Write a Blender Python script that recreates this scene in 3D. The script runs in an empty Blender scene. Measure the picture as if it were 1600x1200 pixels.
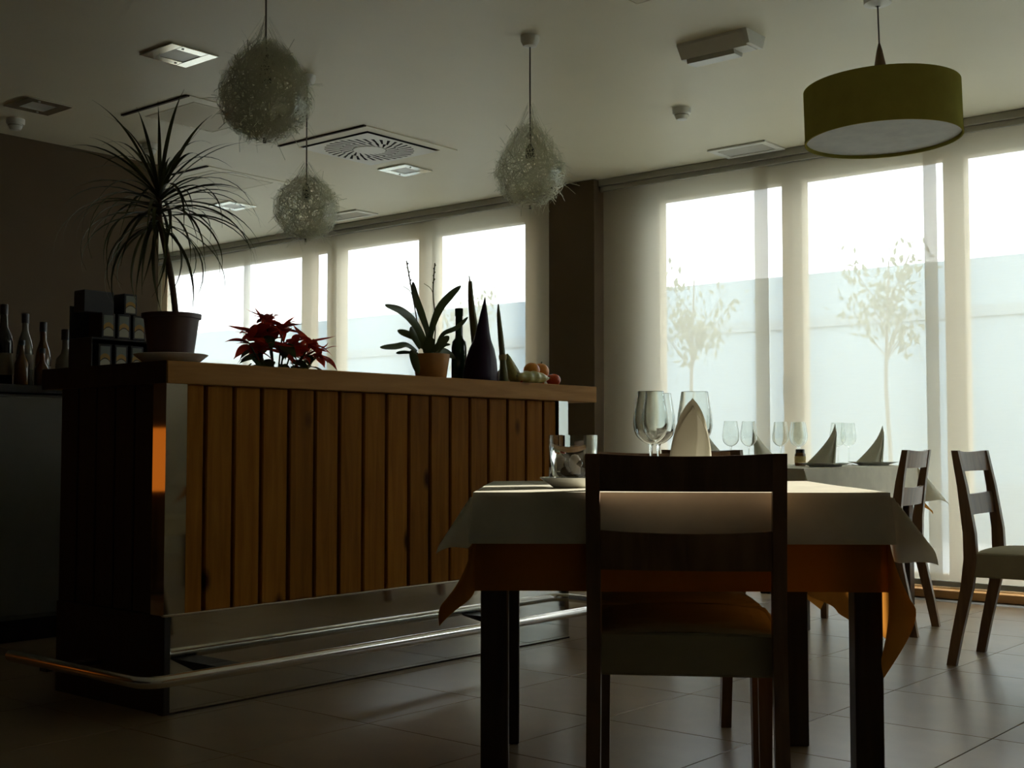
import bpy, bmesh, math, random
from mathutils import Vector, Matrix, Euler
PI = math.pi
sc = bpy.context.scene
COL = sc.collection

# ------------------------------------------------------------------ camera, world, exposure
cam_d = bpy.data.cameras.new('camera'); cam = bpy.data.objects.new('camera', cam_d); COL.objects.link(cam)
cam_d.sensor_fit = 'HORIZONTAL'; cam_d.sensor_width = 36.0; cam_d.lens = 36.0 * 1950.0 / 1600.0
cam_d.clip_start = 0.05; cam_d.clip_end = 200
cam.location = (0, 0, 0.86)
cam.rotation_euler = (math.radians(90) + math.atan(98 / 1950.0), 0, math.radians(40))
sc.camera = cam

world = bpy.data.worlds.new('sky'); sc.world = world; world.use_nodes = True
SKY = 7.5
bg = world.node_tree.nodes['Background']
bg.inputs[0].default_value = (0.88, 0.95, 1.0, 1); bg.inputs[1].default_value = SKY

sun_d = bpy.data.lights.new('sun', 'SUN'); sun = bpy.data.objects.new('sun', sun_d); COL.objects.link(sun)
sun_d.energy = 12.0; sun_d.angle = math.radians(0.8); sun_d.color = (1.0, 0.93, 0.8)
sun.location = (4, 20, 9)
sun.rotation_euler = Vector((-0.35, -1.0, -0.338)).to_track_quat('-Z', 'Y').to_euler()

vs = sc.view_settings
vs.view_transform = 'Standard'; vs.look = 'None'; vs.gamma = 1.0; vs.use_curve_mapping = False
vs.exposure = 0.2
sc.cycles.transparent_max_bounces = 24

# ------------------------------------------------------------------ helpers
class MB:
    def __init__(s): s.v = []; s.f = []; s.smooth = False
    def add(s, v, f):
        o = len(s.v); s.v += [tuple(p) for p in v]; s.f += [tuple(i + o for i in q) for q in f]; return s
    def box(s, x0, x1, y0, y1, z0, z1, c=0.0):
        bm = bmesh.new(); bmesh.ops.create_cube(bm, size=1.0)
        for q in bm.verts: q.co = ((x0 + x1) / 2 + q.co.x * (x1 - x0), (y0 + y1) / 2 + q.co.y * (y1 - y0), (z0 + z1) / 2 + q.co.z * (z1 - z0))
        if c > 0: bmesh.ops.bevel(bm, geom=list(bm.edges), offset=c, segments=1, affect='EDGES')
        bm.verts.index_update()
        s.add([q.co[:] for q in bm.verts], [[w.index for w in p.verts] for p in bm.faces]); bm.free(); return s
    def prism(s, prof, axis, a, b):
        """closed 2-D profile (p,q) extruded along axis x, y or z from a to b"""
        n = len(prof)
        def m(p, q, t): return (t, p, q) if axis == 'x' else ((p, t, q) if axis == 'y' else (p, q, t))
        v = [m(p, q, a) for p, q in prof] + [m(p, q, b) for p, q in prof]
        f = [(i, (i + 1) % n, n + (i + 1) % n, n + i) for i in range(n)] + [tuple(range(n))[::-1], tuple(range(n, 2 * n))]
        return s.add(v, f)
    def tube(s, pts, r, n=8, cap=True):
        pts = [Vector(p) for p in pts]; rs = r if isinstance(r, (list, tuple)) else [r] * len(pts)
        v = []; f = []; up = None
        for i, p in enumerate(pts):
            t = (pts[min(i + 1, len(pts) - 1)] - pts[max(i - 1, 0)]).normalized()
            if up is None: up = Vector((0, 0, 1)) if abs(t.z) < .9 else Vector((1, 0, 0))
            a = t.cross(up).normalized(); b = a.cross(t).normalized(); up = b
            for k in range(n):
                w = 2 * PI * k / n; v.append(p + (a * math.cos(w) + b * math.sin(w)) * rs[i])
        for i in range(len(pts) - 1):
            for k in range(n):
                f.append((i * n + k, i * n + (k + 1) % n, (i + 1) * n + (k + 1) % n, (i + 1) * n + k))
        if cap: f += [tuple(range(n))[::-1], tuple(range((len(pts) - 1) * n, len(pts) * n))]
        return s.add(v, f)
    def lathe(s, prof, n=32, cx=0, cy=0, cap=False):
        v = []; f = []
        for r, z in prof:
            for k in range(n): v.append((cx + r * math.cos(2 * PI * k / n), cy + r * math.sin(2 * PI * k / n), z))
        for i in range(len(prof) - 1):
            for k in range(n):
                f.append((i * n + k, i * n + (k + 1) % n, (i + 1) * n + (k + 1) % n, (i + 1) * n + k))
        if cap: f += [tuple(range(n))[::-1], tuple(range((len(prof) - 1) * n, len(prof) * n))]
        return s.add(v, f)
    def grid(s, fn, nu, nv):
        v = [fn(i / nu, j / nv) for j in range(nv + 1) for i in range(nu + 1)]
        f = [(j * (nu + 1) + i, j * (nu + 1) + i + 1, (j + 1) * (nu + 1) + i + 1, (j + 1) * (nu + 1) + i) for j in range(nv) for i in range(nu)]
        return s.add(v, f)
    def mesh(s, name, mat, smooth=False):
        me = bpy.data.meshes.new(name); me.from_pydata(s.v, [], s.f); me.materials.append(mat)
        bm = bmesh.new(); bm.from_mesh(me); bmesh.ops.recalc_face_normals(bm, faces=bm.faces); bm.to_mesh(me); bm.free()
        if smooth:
            me.polygons.foreach_set('use_smooth', [True] * len(me.polygons))
            try: me.set_sharp_from_angle(angle=math.radians(40))
            except Exception: pass
        me.update(); return me
    def build(s, name, mat, parent=None, smooth=False, loc=(0, 0, 0), rot=(0, 0, 0)):
        return place(name, s.mesh(name, mat, smooth), parent, loc, rot)

def place(name, me, parent=None, loc=(0, 0, 0), rot=(0, 0, 0), scale=(1, 1, 1)):
    o = bpy.data.objects.new(name, me); COL.objects.link(o); o.parent = parent
    o.location = loc; o.rotation_euler = rot; o.scale = scale; return o
def empty(name, loc=(0, 0, 0), rz=0):
    o = bpy.data.objects.new(name, None); COL.objects.link(o); o.location = loc; o.rotation_euler = (0, 0, rz)
    o.empty_display_size = .1; return o
def tag(o, label, cat, group=None, kind=None):
    o['label'] = label; o['category'] = cat
    if group: o['group'] = group
    if kind: o['kind'] = kind
    return o
KIDS = {}
def copy_tree(o, parent=None):
    c = o.copy(); COL.objects.link(c); c.parent = parent
    for ch in list(o.children): copy_tree(ch, c)
    return c
def smooth_path(pts, n=8):
    P = [Vector(p) for p in pts]; out = []
    for i in range(len(P) - 1):
        p0 = P[max(i - 1, 0)]; p1 = P[i]; p2 = P[i + 1]; p3 = P[min(i + 2, len(P) - 1)]
        for k in range(n):
            t = k / n
            out.append(.5 * ((2 * p1) + (p2 - p0) * t + (2 * p0 - 5 * p1 + 4 * p2 - p3) * t * t + (3 * p1 - p0 - 3 * p2 + p3) * t ** 3))
    out.append(P[-1]); return out

# ------------------------------------------------------------------ materials
def newmat(name):
    m = bpy.data.materials.new(name); m.use_nodes = True; nt = m.node_tree
    for n in list(nt.nodes): nt.nodes.remove(n)
    out = nt.nodes.new('ShaderNodeOutputMaterial'); return m, nt, out
def N(nt, typ, **kw):
    n = nt.nodes.new(typ)
    for k, v in kw.items(): setattr(n, k, v)
    return n
def L(nt, a, b): nt.links.new(a, b)
def c4(c): return (c[0], c[1], c[2], 1)
def noisy(nt, col, amount=.15, scale=8, detail=4, coord='Object', vec=None, stretch=(1, 1, 1)):
    """base colour varied by noise; returns colour socket and noise socket"""
    tc = N(nt, 'ShaderNodeTexCoord'); mp = N(nt, 'ShaderNodeMapping'); mp.inputs['Scale'].default_value = stretch
    L(nt, tc.outputs[coord] if vec is None else vec, mp.inputs[0])
    nz = N(nt, 'ShaderNodeTexNoise'); nz.inputs['Scale'].default_value = scale; nz.inputs['Detail'].default_value = detail
    L(nt, mp.outputs[0], nz.inputs['Vector'])
    r = N(nt, 'ShaderNodeValToRGB')
    r.color_ramp.elements[0].position = .3; r.color_ramp.elements[1].position = .7
    r.color_ramp.elements[0].color = c4([max(0, x * (1 - amount)) for x in col]); r.color_ramp.elements[1].color = c4([min(1, x * (1 + amount)) for x in col])
    L(nt, nz.outputs['Fac'], r.inputs[0]); return r.outputs[0], nz.outputs['Fac']
def plain(name, col, rough=.6, metal=0, amount=.1, scale=10, bump=0, spec=.5, stretch=(1, 1, 1), coat=0):
    m, nt, out = newmat(name); p = N(nt, 'ShaderNodeBsdfPrincipled')
    c, f = noisy(nt, col, amount, scale, stretch=stretch); L(nt, c, p.inputs['Base Color'])
    p.inputs['Roughness'].default_value = rough; p.inputs['Metallic'].default_value = metal
    p.inputs['Specular IOR Level'].default_value = spec; p.inputs['Coat Weight'].default_value = coat
    if bump:
        b = N(nt, 'ShaderNodeBump'); b.inputs['Strength'].default_value = bump; b.inputs['Distance'].default_value = .01
        L(nt, f, b.inputs['Height']); L(nt, b.outputs[0], p.inputs['Normal'])
    L(nt, p.outputs[0], out.inputs[0]); return m
def cloth(name, col, trans=.35, rough=.9, weave=350, amount=.06):
    m, nt, out = newmat(name)
    c, f = noisy(nt, col, amount, 14)
    d = N(nt, 'ShaderNodeBsdfDiffuse'); t = N(nt, 'ShaderNodeBsdfTranslucent'); mx = N(nt, 'ShaderNodeMixShader'); mx.inputs[0].default_value = trans
    L(nt, c, d.inputs[0]); L(nt, c, t.inputs[0]); L(nt, d.outputs[0], mx.inputs[1]); L(nt, t.outputs[0], mx.inputs[2]); L(nt, mx.outputs[0], out.inputs[0]); return m
def leafmat(name, c1, c2, trans=.35, rough=.4):
    m, nt, out = newmat(name)
    oi = N(nt, 'ShaderNodeObjectInfo'); r = N(nt, 'ShaderNodeValToRGB')
    r.color_ramp.elements[0].color = c4(c1); r.color_ramp.elements[1].color = c4(c2); L(nt, oi.outputs['Random'], r.inputs[0])
    p = N(nt, 'ShaderNodeBsdfPrincipled'); p.inputs['Roughness'].default_value = rough; L(nt, r.outputs[0], p.inputs['Base Color'])
    t = N(nt, 'ShaderNodeBsdfTranslucent'); L(nt, r.outputs[0], t.inputs[0])
    mx = N(nt, 'ShaderNodeMixShader'); mx.inputs[0].default_value = trans
    L(nt, p.outputs[0], mx.inputs[1]); L(nt, t.outputs[0], mx.inputs[2]); L(nt, mx.outputs[0], out.inputs[0]); return m
def thin_glass(name, tint=(1, 1, 1), refl=1.0, rough=0.0, ior=1.45):
    m, nt, out = newmat(name)
    fr = N(nt, 'ShaderNodeLayerWeight'); fr.inputs['Blend'].default_value = .5
    pw = N(nt, 'ShaderNodeMath', operation='POWER'); pw.inputs[1].default_value = 3.2; L(nt, fr.outputs['Facing'], pw.inputs[0])
    mu = N(nt, 'ShaderNodeMath', operation='MULTIPLY_ADD'); mu.inputs[1].default_value = refl * .8; mu.inputs[2].default_value = .04 * refl; L(nt, pw.outputs[0], mu.inputs[0])
    t = N(nt, 'ShaderNodeBsdfTransparent'); t.inputs[0].default_value = c4(tint)
    g = N(nt, 'ShaderNodeBsdfGlossy'); g.inputs['Roughness'].default_value = rough
    mx = N(nt, 'ShaderNodeMixShader'); L(nt, mu.outputs[0], mx.inputs[0]); L(nt, t.outputs[0], mx.inputs[1]); L(nt, g.outputs[0], mx.inputs[2]); L(nt, mx.outputs[0], out.inputs[0]); return m
def fibremat():
    m, nt, out = newmat('glassy_fibre')
    d = N(nt, 'ShaderNodeBsdfDiffuse'); t = N(nt, 'ShaderNodeBsdfTranslucent'); g = N(nt, 'ShaderNodeBsdfGlossy'); g.inputs['Roughness'].default_value = .12
    d.inputs[0].default_value = (.62, .62, .46, 1); t.inputs[0].default_value = (.66, .66, .48, 1); g.inputs[0].default_value = (.9, .9, .85, 1)
    m1 = N(nt, 'ShaderNodeMixShader'); m1.inputs[0].default_value = .55; L(nt, d.outputs[0], m1.inputs[1]); L(nt, t.outputs[0], m1.inputs[2])
    m2 = N(nt, 'ShaderNodeMixShader'); m2.inputs[0].default_value = .18; L(nt, m1.outputs[0], m2.inputs[1]); L(nt, g.outputs[0], m2.inputs[2])
    L(nt, m2.outputs[0], out.inputs[0]); return m
def real_glass(name):
    m, nt, out = newmat(name); g = N(nt, 'ShaderNodeBsdfGlass'); g.inputs['IOR'].default_value = 1.48; g.inputs['Roughness'].default_value = 0.0
    g.inputs['Color'].default_value = (.98, .99, .98, 1); L(nt, g.outputs[0], out.inputs[0]); return m
def wood(name, dark, light, rough=.45, grain_axis='z', scale=6, knots=True, spec=.4):
    m, nt, out = newmat(name); p = N(nt, 'ShaderNodeBsdfPrincipled'); p.inputs['Roughness'].default_value = rough; p.inputs['Specular IOR Level'].default_value = spec
    tc = N(nt, 'ShaderNodeTexCoord'); oi = N(nt, 'ShaderNodeObjectInfo')
    sc_ = N(nt, 'ShaderNodeVectorMath', operation='SCALE'); sc_.inputs['Scale'].default_value = 37.0
    cx = N(nt, 'ShaderNodeCombineXYZ')
    for k in range(3): L(nt, oi.outputs['Random'], cx.inputs[k])
    L(nt, cx.outputs[0], sc_.inputs[0])
    ad = N(nt, 'ShaderNodeVectorMath', operation='ADD'); L(nt, tc.outputs['Object'], ad.inputs[0]); L(nt, sc_.outputs[0], ad.inputs[1])
    mp = N(nt, 'ShaderNodeMapping'); st = {'x': (.08, 1, 1), 'y': (1, .08, 1), 'z': (1, 1, .08)}[grain_axis]; mp.inputs['Scale'].default_value = st
    L(nt, ad.outputs[0], mp.inputs[0])
    n1 = N(nt, 'ShaderNodeTexNoise'); n1.inputs['Scale'].default_value = scale * 6; n1.inputs['Detail'].default_value = 5; n1.inputs['Distortion'].default_value = .6
    L(nt, mp.outputs[0], n1.inputs['Vector'])
    r = N(nt, 'ShaderNodeValToRGB'); r.color_ramp.elements[0].position = .25; r.color_ramp.elements[1].position = .75
    r.color_ramp.elements[0].color = c4(dark); r.color_ramp.elements[1].color = c4(light); L(nt, n1.outputs['Fac'], r.inputs[0])
    # plank-to-plank variation
    hs = N(nt, 'ShaderNodeHueSaturation'); mr = N(nt, 'ShaderNodeMapRange'); mr.inputs['To Min'].default_value = .8; mr.inputs['To Max'].default_value = 1.15
    L(nt, oi.outputs['Random'], mr.inputs['Value']); L(nt, mr.outputs[0], hs.inputs['Value']); L(nt, r.outputs[0], hs.inputs['Color'])
    csock = hs.outputs[0]
    if knots:
        mp2 = N(nt, 'ShaderNodeMapping'); mp2.inputs['Scale'].default_value = {'x': (.5, 1, 1), 'y': (1, .5, 1), 'z': (1, 1, .5)}[grain_axis]; L(nt, ad.outputs[0], mp2.inputs[0])
        vo = N(nt, 'ShaderNodeTexVoronoi'); vo.inputs['Scale'].default_value = 5.5; L(nt, mp2.outputs[0], vo.inputs['Vector'])
        r2 = N(nt, 'ShaderNodeValToRGB'); r2.color_ramp.elements[0].position = .05; r2.color_ramp.elements[1].position = .14
        r2.color_ramp.elements[0].color = (.16, .1, .07, 1); r2.color_ramp.elements[1].color = (1, 1, 1, 1); L(nt, vo.outputs['Distance'], r2.inputs[0])
        mm = N(nt, 'ShaderNodeMix', data_type='RGBA', blend_type='MULTIPLY'); mm.inputs['Factor'].default_value = 1
        L(nt, csock, mm.inputs['A']); L(nt, r2.outputs[0], mm.inputs['B']); csock = mm.outputs['Result']
    L(nt, csock, p.inputs['Base Color']); L(nt, p.outputs[0], out.inputs[0]); return m
def glow(name, col, s):
    m, nt, out = newmat(name); e = N(nt, 'ShaderNodeEmission'); e.inputs[0].default_value = c4(col); e.inputs[1].default_value = s; L(nt, e.outputs[0], out.inputs[0]); return m
def mirror(name, col=(.75, .75, .72), rough=.04):
    m, nt, out = newmat(name); p = N(nt, 'ShaderNodeBsdfPrincipled'); p.inputs['Base Color'].default_value = c4(col); p.inputs['Metallic'].default_value = 1
    tc = N(nt, 'ShaderNodeTexCoord'); nz = N(nt, 'ShaderNodeTexNoise'); nz.inputs['Scale'].default_value = 3; L(nt, tc.outputs['Object'], nz.inputs['Vector'])
    mr = N(nt, 'ShaderNodeMapRange'); mr.inputs['To Min'].default_value = rough * .7; mr.inputs['To Max'].default_value = rough * 1.4; L(nt, nz.outputs['Fac'], mr.inputs['Value'])
    L(nt, mr.outputs[0], p.inputs['Roughness']); L(nt, p.outputs[0], out.inputs[0]); return m
def blindmat():
    m, nt, out = newmat('blind_fabric')
    tc = N(nt, 'ShaderNodeTexCoord'); mp = N(nt, 'ShaderNodeMapping'); mp.inputs['Scale'].default_value = (3, 1, 60); L(nt, tc.outputs['Object'], mp.inputs[0])
    nz = N(nt, 'ShaderNodeTexNoise'); nz.inputs['Scale'].default_value = 3; nz.inputs['Detail'].default_value = 5; L(nt, mp.outputs[0], nz.inputs['Vector'])
    mr = N(nt, 'ShaderNodeMapRange'); mr.inputs['To Min'].default_value = .18; mr.inputs['To Max'].default_value = .23; L(nt, nz.outputs['Fac'], mr.inputs['Value'])
    col = (.51, .47, .37)
    tr = N(nt, 'ShaderNodeBsdfTransparent'); tl = N(nt, 'ShaderNodeBsdfTranslucent'); df = N(nt, 'ShaderNodeBsdfDiffuse')
    tl.inputs[0].default_value = c4(col); df.inputs[0].default_value = (.74, .68, .53, 1)
    m1 = N(nt, 'ShaderNodeMixShader'); m1.inputs[0].default_value = .55; L(nt, tl.outputs[0], m1.inputs[1]); L(nt, df.outputs[0], m1.inputs[2])
    m2 = N(nt, 'ShaderNodeMixShader'); L(nt, mr.outputs[0], m2.inputs[0]); L(nt, m1.outputs[0], m2.inputs[1]); L(nt, tr.outputs[0], m2.inputs[2])
    L(nt, m2.outputs[0], out.inputs[0]); return m

M = dict(
    ceiling=plain('ceiling_paint', (.80, .76, .59), .48, amount=.02, scale=2, spec=.5),
    wall_brown=plain('brown_wall_paint', (.125, .088, .048), .8, amount=.06, scale=3),
    wall_cream=plain('cream_wall_paint', (.60, .55, .41), .85, amount=.04, scale=3),
    wall_dark=plain('dark_wall_paint', (.06, .045, .03), .85, amount=.06, scale=3),
    tile=plain('floor_tile_glaze', (.27, .195, .11), .29, amount=.12, scale=5, spec=.5),
    grout=plain('floor_grout', (.16, .14, .11), .8, amount=.1, scale=20),
    frame=wood('window_frame_wood', (.74, .58, .38), (.84, .68, .46), .5, knots=False),
    threshold=wood('threshold_wood', (.5, .25, .08), (.65, .35, .12), .45, 'x', knots=False),
    pane=thin_glass('window_glass', (.97, .98, .98), .6),
    blind=blindmat(),
    alu=plain('grey_aluminium', (.45, .44, .38), .45, .3, amount=.04),
    white=plain('white_plastic', (.82, .82, .76), .45, amount=.03),
    bezel=mirror('polished_bezel', (.8, .8, .74), .12),
    dark=plain('dark_void', (.02, .02, .018), .8, amount=.1),
    slot=plain('dark_shade_and_joint', (.05, .03, .02), .8, amount=.1),  # dark tone for the painted vent shade and the bar's floor joint
    lampglass=plain('frosted_lamp_glass', (.6, .6, .54), .3, amount=.04),
    pine=wood('pine_planks', (.235, .084, .006), (.39, .16, .016), .6, spec=.06),
    pinetop=wood('pine_counter_top', (.36, .165, .035), (.54, .28, .075), .55, 'y', spec=.12),
    blackwood=wood('black_stained_wood', (.012, .01, .008), (.03, .022, .016), .5, knots=False),
    steel=mirror('polished_steel', (.62, .62, .58), .045),
    rail=mirror('brushed_steel_rail', (.78, .76, .72), .2),
    wenge=wood('dark_wenge_wood', (.03, .016, .009), (.07, .038, .02), .38, knots=False),
    chairwood=wood('walnut_stained_wood', (.14, .075, .037), (.26, .15, .078), .36, knots=False, spec=.5),
    seat=cloth('beige_seat_fabric', (.42, .38, .26), .0),
    cloth_w=cloth('white_tablecloth', (.80, .77, .64), .14),
    cloth_o=cloth('orange_tablecloth', (.55, .22, .035), .38),
    napkin=cloth('ivory_napkin', (.64, .62, .50), .08),
    glass=real_glass('clear_glass'),
    china=plain('white_china', (.8, .8, .74), .15, amount=.02),
    shade=cloth('olive_lamp_fabric', (.40, .36, .085), .2),
    diffuser=cloth('lamp_diffuser', (.9, .95, .97), .1),
    cone=wood('brown_cone_wood', (.12, .07, .035), (.2, .12, .06), .4, knots=False),
    cord=plain('cord', (.12, .1, .07), .6),
    fibre=fibremat(),
    plastic_dark=plain('dark_socket', (.05, .05, .04), .5),
    terracotta=plain('ochre_ceramic', (.55, .27, .08), .35, amount=.08, scale=14),
    pot_dark=plain('maroon_plastic_pot', (.10, .045, .035), .4, amount=.08),
    soil=plain('potting_soil', (.03, .02, .012), .9, amount=.4, scale=80, bump=.5),
    palm=leafmat('dracaena_leaf', (.035, .045, .015), (.07, .075, .02), .25),
    palmstem=plain('palm_trunk', (.14, .09, .055), .8, amount=.3, scale=50, bump=.4),
    red=leafmat('poinsettia_bract', (.42, .02, .015), (.66, .06, .02), .6),
    green=leafmat('poinsettia_leaf', (.05, .09, .02), (.10, .15, .03), .4),
    stem=plain('green_stem', (.08, .07, .02), .6),
    orchid=leafmat('orchid_leaf', (.05, .085, .03), (.10, .13, .05), .22, .3),
    greenglass=plain('dark_green_bottle', (.012, .05, .02), .06, amount=.05, coat=.3),
    aubergine=plain('dark_purple_skin', (.022, .009, .025), .35, amount=.15, spec=.1),
    leek=plain('leek_skin', (.16, .16, .06), .4, amount=.3, scale=30, stretch=(1, 1, .1)),
    gourd=plain('pale_gourd', (.42, .40, .16), .35, amount=.3, scale=30),
    onion=plain('pale_onion', (.75, .72, .6), .2, amount=.08),
    orange=plain('orange_peel', (.72, .26, .03), .35, amount=.08, scale=60, bump=.15),
    tomato=plain('tomato_skin', (.55, .07, .02), .15, amount=.06),
    straw=plain('straw_tie', (.5, .38, .16), .8, amount=.2, scale=60),
    carton=plain('black_carton', (.025, .025, .022), .5),
    amber=plain('amber_spirit', (.12, .045, .008), .08, amount=.1, coat=.5),
    clearliq=plain('pale_spirit_bottle', (.14, .13, .1), .1, amount=.1, coat=.5),
    blackglass=plain('black_bottle_glass', (.012, .012, .012), .1, amount=.05, coat=.5),
    cap=plain('bottle_cap', (.03, .02, .02), .35),
    paper=plain('bottle_label_paper', (.3, .26, .18), .8),
    laminate=plain('grey_green_laminate', (.17, .17, .14), .5, amount=.04),
    stone=plain('pebble', (.12, .09, .06), .25, amount=.4, scale=25),
    wax=plain('candle_wax', (.55, .48, .4), .3),
    render_w=plain('pale_garden_wall', (.28, .37, .42), .9, amount=.03, scale=1.5),
    render_b=plain('grey_wall_band', (.25, .31, .34), .9, amount=.03),
    paving=plain('pale_paving', (.36, .37, .36), .9, amount=.06, scale=2),
    bark=plain('tree_bark', (.2, .18, .14), .9, amount=.2, scale=20),
    treeleaf=leafmat('tree_leaf', (.18, .2, .13), (.24, .25, .16), .4),
    lampglow=glow('added_lamp_glow', (1.0, .24, .02), .5),
)
def labelmat(name, top, mid, low):
    m, nt, out = newmat(name); p = N(nt, 'ShaderNodeBsdfPrincipled'); p.inputs['Roughness'].default_value = .5
    tc = N(nt, 'ShaderNodeTexCoord'); sp = N(nt, 'ShaderNodeSeparateXYZ'); L(nt, tc.outputs['Generated'], sp.inputs[0])
    # a low mound drawn across the middle of the label
    a = N(nt, 'ShaderNodeMath', operation='SUBTRACT'); a.inputs[1].default_value = .5; L(nt, sp.outputs['Y'], a.inputs[0])
    b = N(nt, 'ShaderNodeMath', operation='MULTIPLY'); L(nt, a.outputs[0], b.inputs[0]); L(nt, a.outputs[0], b.inputs[1])
    d = N(nt, 'ShaderNodeMath', operation='MULTIPLY'); d.inputs[1].default_value = .6; L(nt, b.outputs[0], d.inputs[0])
    e = N(nt, 'ShaderNodeMath', operation='ADD'); L(nt, sp.outputs['Z'], e.inputs[0]); L(nt, d.outputs[0], e.inputs[1])
    r = N(nt, 'ShaderNodeValToRGB'); r.color_ramp.interpolation = 'CONSTANT'
    E = r.color_ramp.elements; E[0].position = 0; E[0].color = c4(low); E[1].position = .4; E[1].color = c4((.06, .05, .03))
    x = E.new(.45); x.color = c4(mid); x = E.new(.66); x.color = c4(top)
    L(nt, e.outputs[0], r.inputs[0]); L(nt, r.outputs[0], p.inputs['Base Color']); L(nt, p.outputs[0], out.inputs[0]); return m
M['tealabel'] = labelmat('tea_label', (.22, .26, .2), (.5, .3, .06), (.5, .5, .34))

# ------------------------------------------------------------------ the room
def struct(name, mb, mat, label, cat, parent=None, smooth=False):
    o = mb.build(name, mat, parent, smooth); o['kind'] = 'structure'
    if not parent: tag(o, label, cat)
    return o
ZC = 2.70
XL, XR, YB = -11.2, 1.72, -3.4
floor = struct('floor', MB().box(XL, XR, YB, 7.36, -.12, -.003), M['grout'], 'beige square-tiled restaurant floor with dark grout joints', 'floor')
T = .52; tx0, ty0 = -2.352 - 9 * T, 3.245 - 5 * T
tile_me = MB().box(.0015, T - .0015, .0015, T - .0015, -.008, 0, .0012).mesh('tile', M['tile'])
for i in range(17):
    for j in range(13):
        x, y = tx0 + i * T, ty0 + j * T
        if y + T > 7.2: continue
        place('tile', tile_me, floor, (x, y, 0))
struct('ceiling', MB().box(XL, XR, YB, 7.36, ZC, ZC + .15), M['ceiling'], 'smooth cream ceiling over the whole room', 'ceiling')
struct('wall_left', MB().box(-7.16, -6.96, YB, 4.71, 0, ZC), M['wall_brown'], 'dark brown wall behind the bottles, ending at the far windows', 'wall')
struct('wall_far_left', MB().box(XL - .2, XL, YB, 7.36, 0, ZC), M['wall_dark'], 'dark end wall past the far windows', 'wall')
struct('wall_back', MB().box(XL, XR, YB - .2, YB, 0, ZC), M['wall_dark'], 'dark wall behind the viewer', 'wall')
struct('wall_right', MB().box(XR, XR + .2, YB, 7.36, 0, ZC), M['wall_cream'], 'cream wall at the right end of the dining room', 'wall')
ww = MB()
ww.box(XL, XR, 7.1, 7.23, 2.56, ZC)
ww.box(-5.72, -4.74, 7.1, 7.23, 0, 2.56)
ww.box(.46, XR, 7.1, 7.23, 0, 2.56)
ww.box(XL, -10.44, 7.1, 7.23, 0, 2.56)
struct('wall_window', ww, M['wall_cream'], 'cream wall and header around the tall windows', 'wall')
struct('trim_1', MB().box(-5.435, -5.036, 6.88, 7.12, 0, ZC, .004), M['wall_brown'], 'square brown pillar between the two runs of blinds', 'pillar')
struct('trim_2', MB().box(-4.74, .46, 7.02, 7.23, 0, .05, .004), M['threshold'], 'honey wood threshold along the foot of the near windows', 'threshold')
struct('trim_3', MB().box(-10.44, -5.72, 7.02, 7.23, 0, .05, .004), M['threshold'], 'honey wood threshold along the foot of the far windows', 'threshold')

def window(n, x0, x1, a, b, handle, label):
    """pane opening x0..x1, frame from a to b"""
    w = empty('window_%d' % n, ((a + b) / 2, 7.19, .05)); w['kind'] = 'structure'; tag(w, label, 'window')
    o = (a + b) / 2
    def part(nm, mb, mat): return mb.build(nm, mat, w, loc=(-o, -7.19, -.05))
    for q0, q1 in ((a, x0), (x1, b)):
        part('stile', MB().box(q0, q1, 7.11, 7.20, .05, 2.56, .004), M['frame'])
    part('top_rail', MB().box(x0, x1, 7.11, 7.20, 2.53, 2.56), M['frame'])
    part('bottom_rail', MB().box(x0, x1, 7.11, 7.20, .05, .13, .003), M['frame'])
    part('pane', MB().box(x0, x1, 7.151, 7.159, .13, 2.53), M['pane'])
    if handle:
        part('handle', MB().box(x1 + .02, x1 + .05, 7.06, 7.11, 1.14, 1.30, .006), M['alu'])
wl = [(-6.76, -5.84, -6.85, -5.72), (-7.86, -6.94, -7.945, -6.85), (-8.235, -8.03, -8.30, -7.945), (-10.35, -8.36, -10.44, -8.30)]
wr = [(-4.655, -3.735, -4.74, -3.665), (-3.595, -2.70, -3.665, -2.64), (-2.58, -1.665, -2.64, -1.605), (-1.545, -.63, -1.605, -.57), (-.51, .40, -.57, .46)]
wlab = ['tall window just left of the brown pillar', 'second tall window left of the brown pillar', 'narrow window strip left of the second far window', 'widest window behind the palm, farthest from the pillar',
        'tall window just right of the brown pillar', 'second tall window right of the pillar with the young tree outside', 'third tall window right of the pillar, at the picture edge',
        'fourth tall window right of the pillar, out past the drum lamp', 'last tall window right of the pillar, beside the cream wall']
for i, q in enumerate(wl + wr): window(i + 1, *q, i == 4, wlab[i])

# sliding panel blinds
def blind(x0, x1, y, label, group):
    e = empty('panel_blind', ((x0 + x1) / 2, y, .075)); tag(e, label, 'blind', group)
    hw = (x1 - x0) / 2; ph = random.random() * 6
    def fn(u, v):
        x = -hw + u * 2 * hw
        return (x, .006 * math.sin(2.2 * x * PI + ph) * (1 - v * .7), .02 + v * (2.625 - .095))
    MB().grid(fn, 24, 6).build('fabric', M['blind'], e, True)
    MB().box(-hw, hw, -.012, .012, 0, .032, .003).build('bottom_bar', M['alu'], e)
random.seed(3)
for i, (a, b) in enumerate([(-6.67, -5.445), (-7.83, -6.63), (-9.0, -7.77), (-10.2, -8.95)]):
    blind(a, b, 6.985 + .03 * (i % 2), ['cream panel blind ending at the left side of the brown pillar', 'cream panel blind behind the strap-leaved potted plant', 'cream panel blind behind the poinsettia', 'cream panel blind behind the palm trunk'][i], 'far panel blinds')
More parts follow.
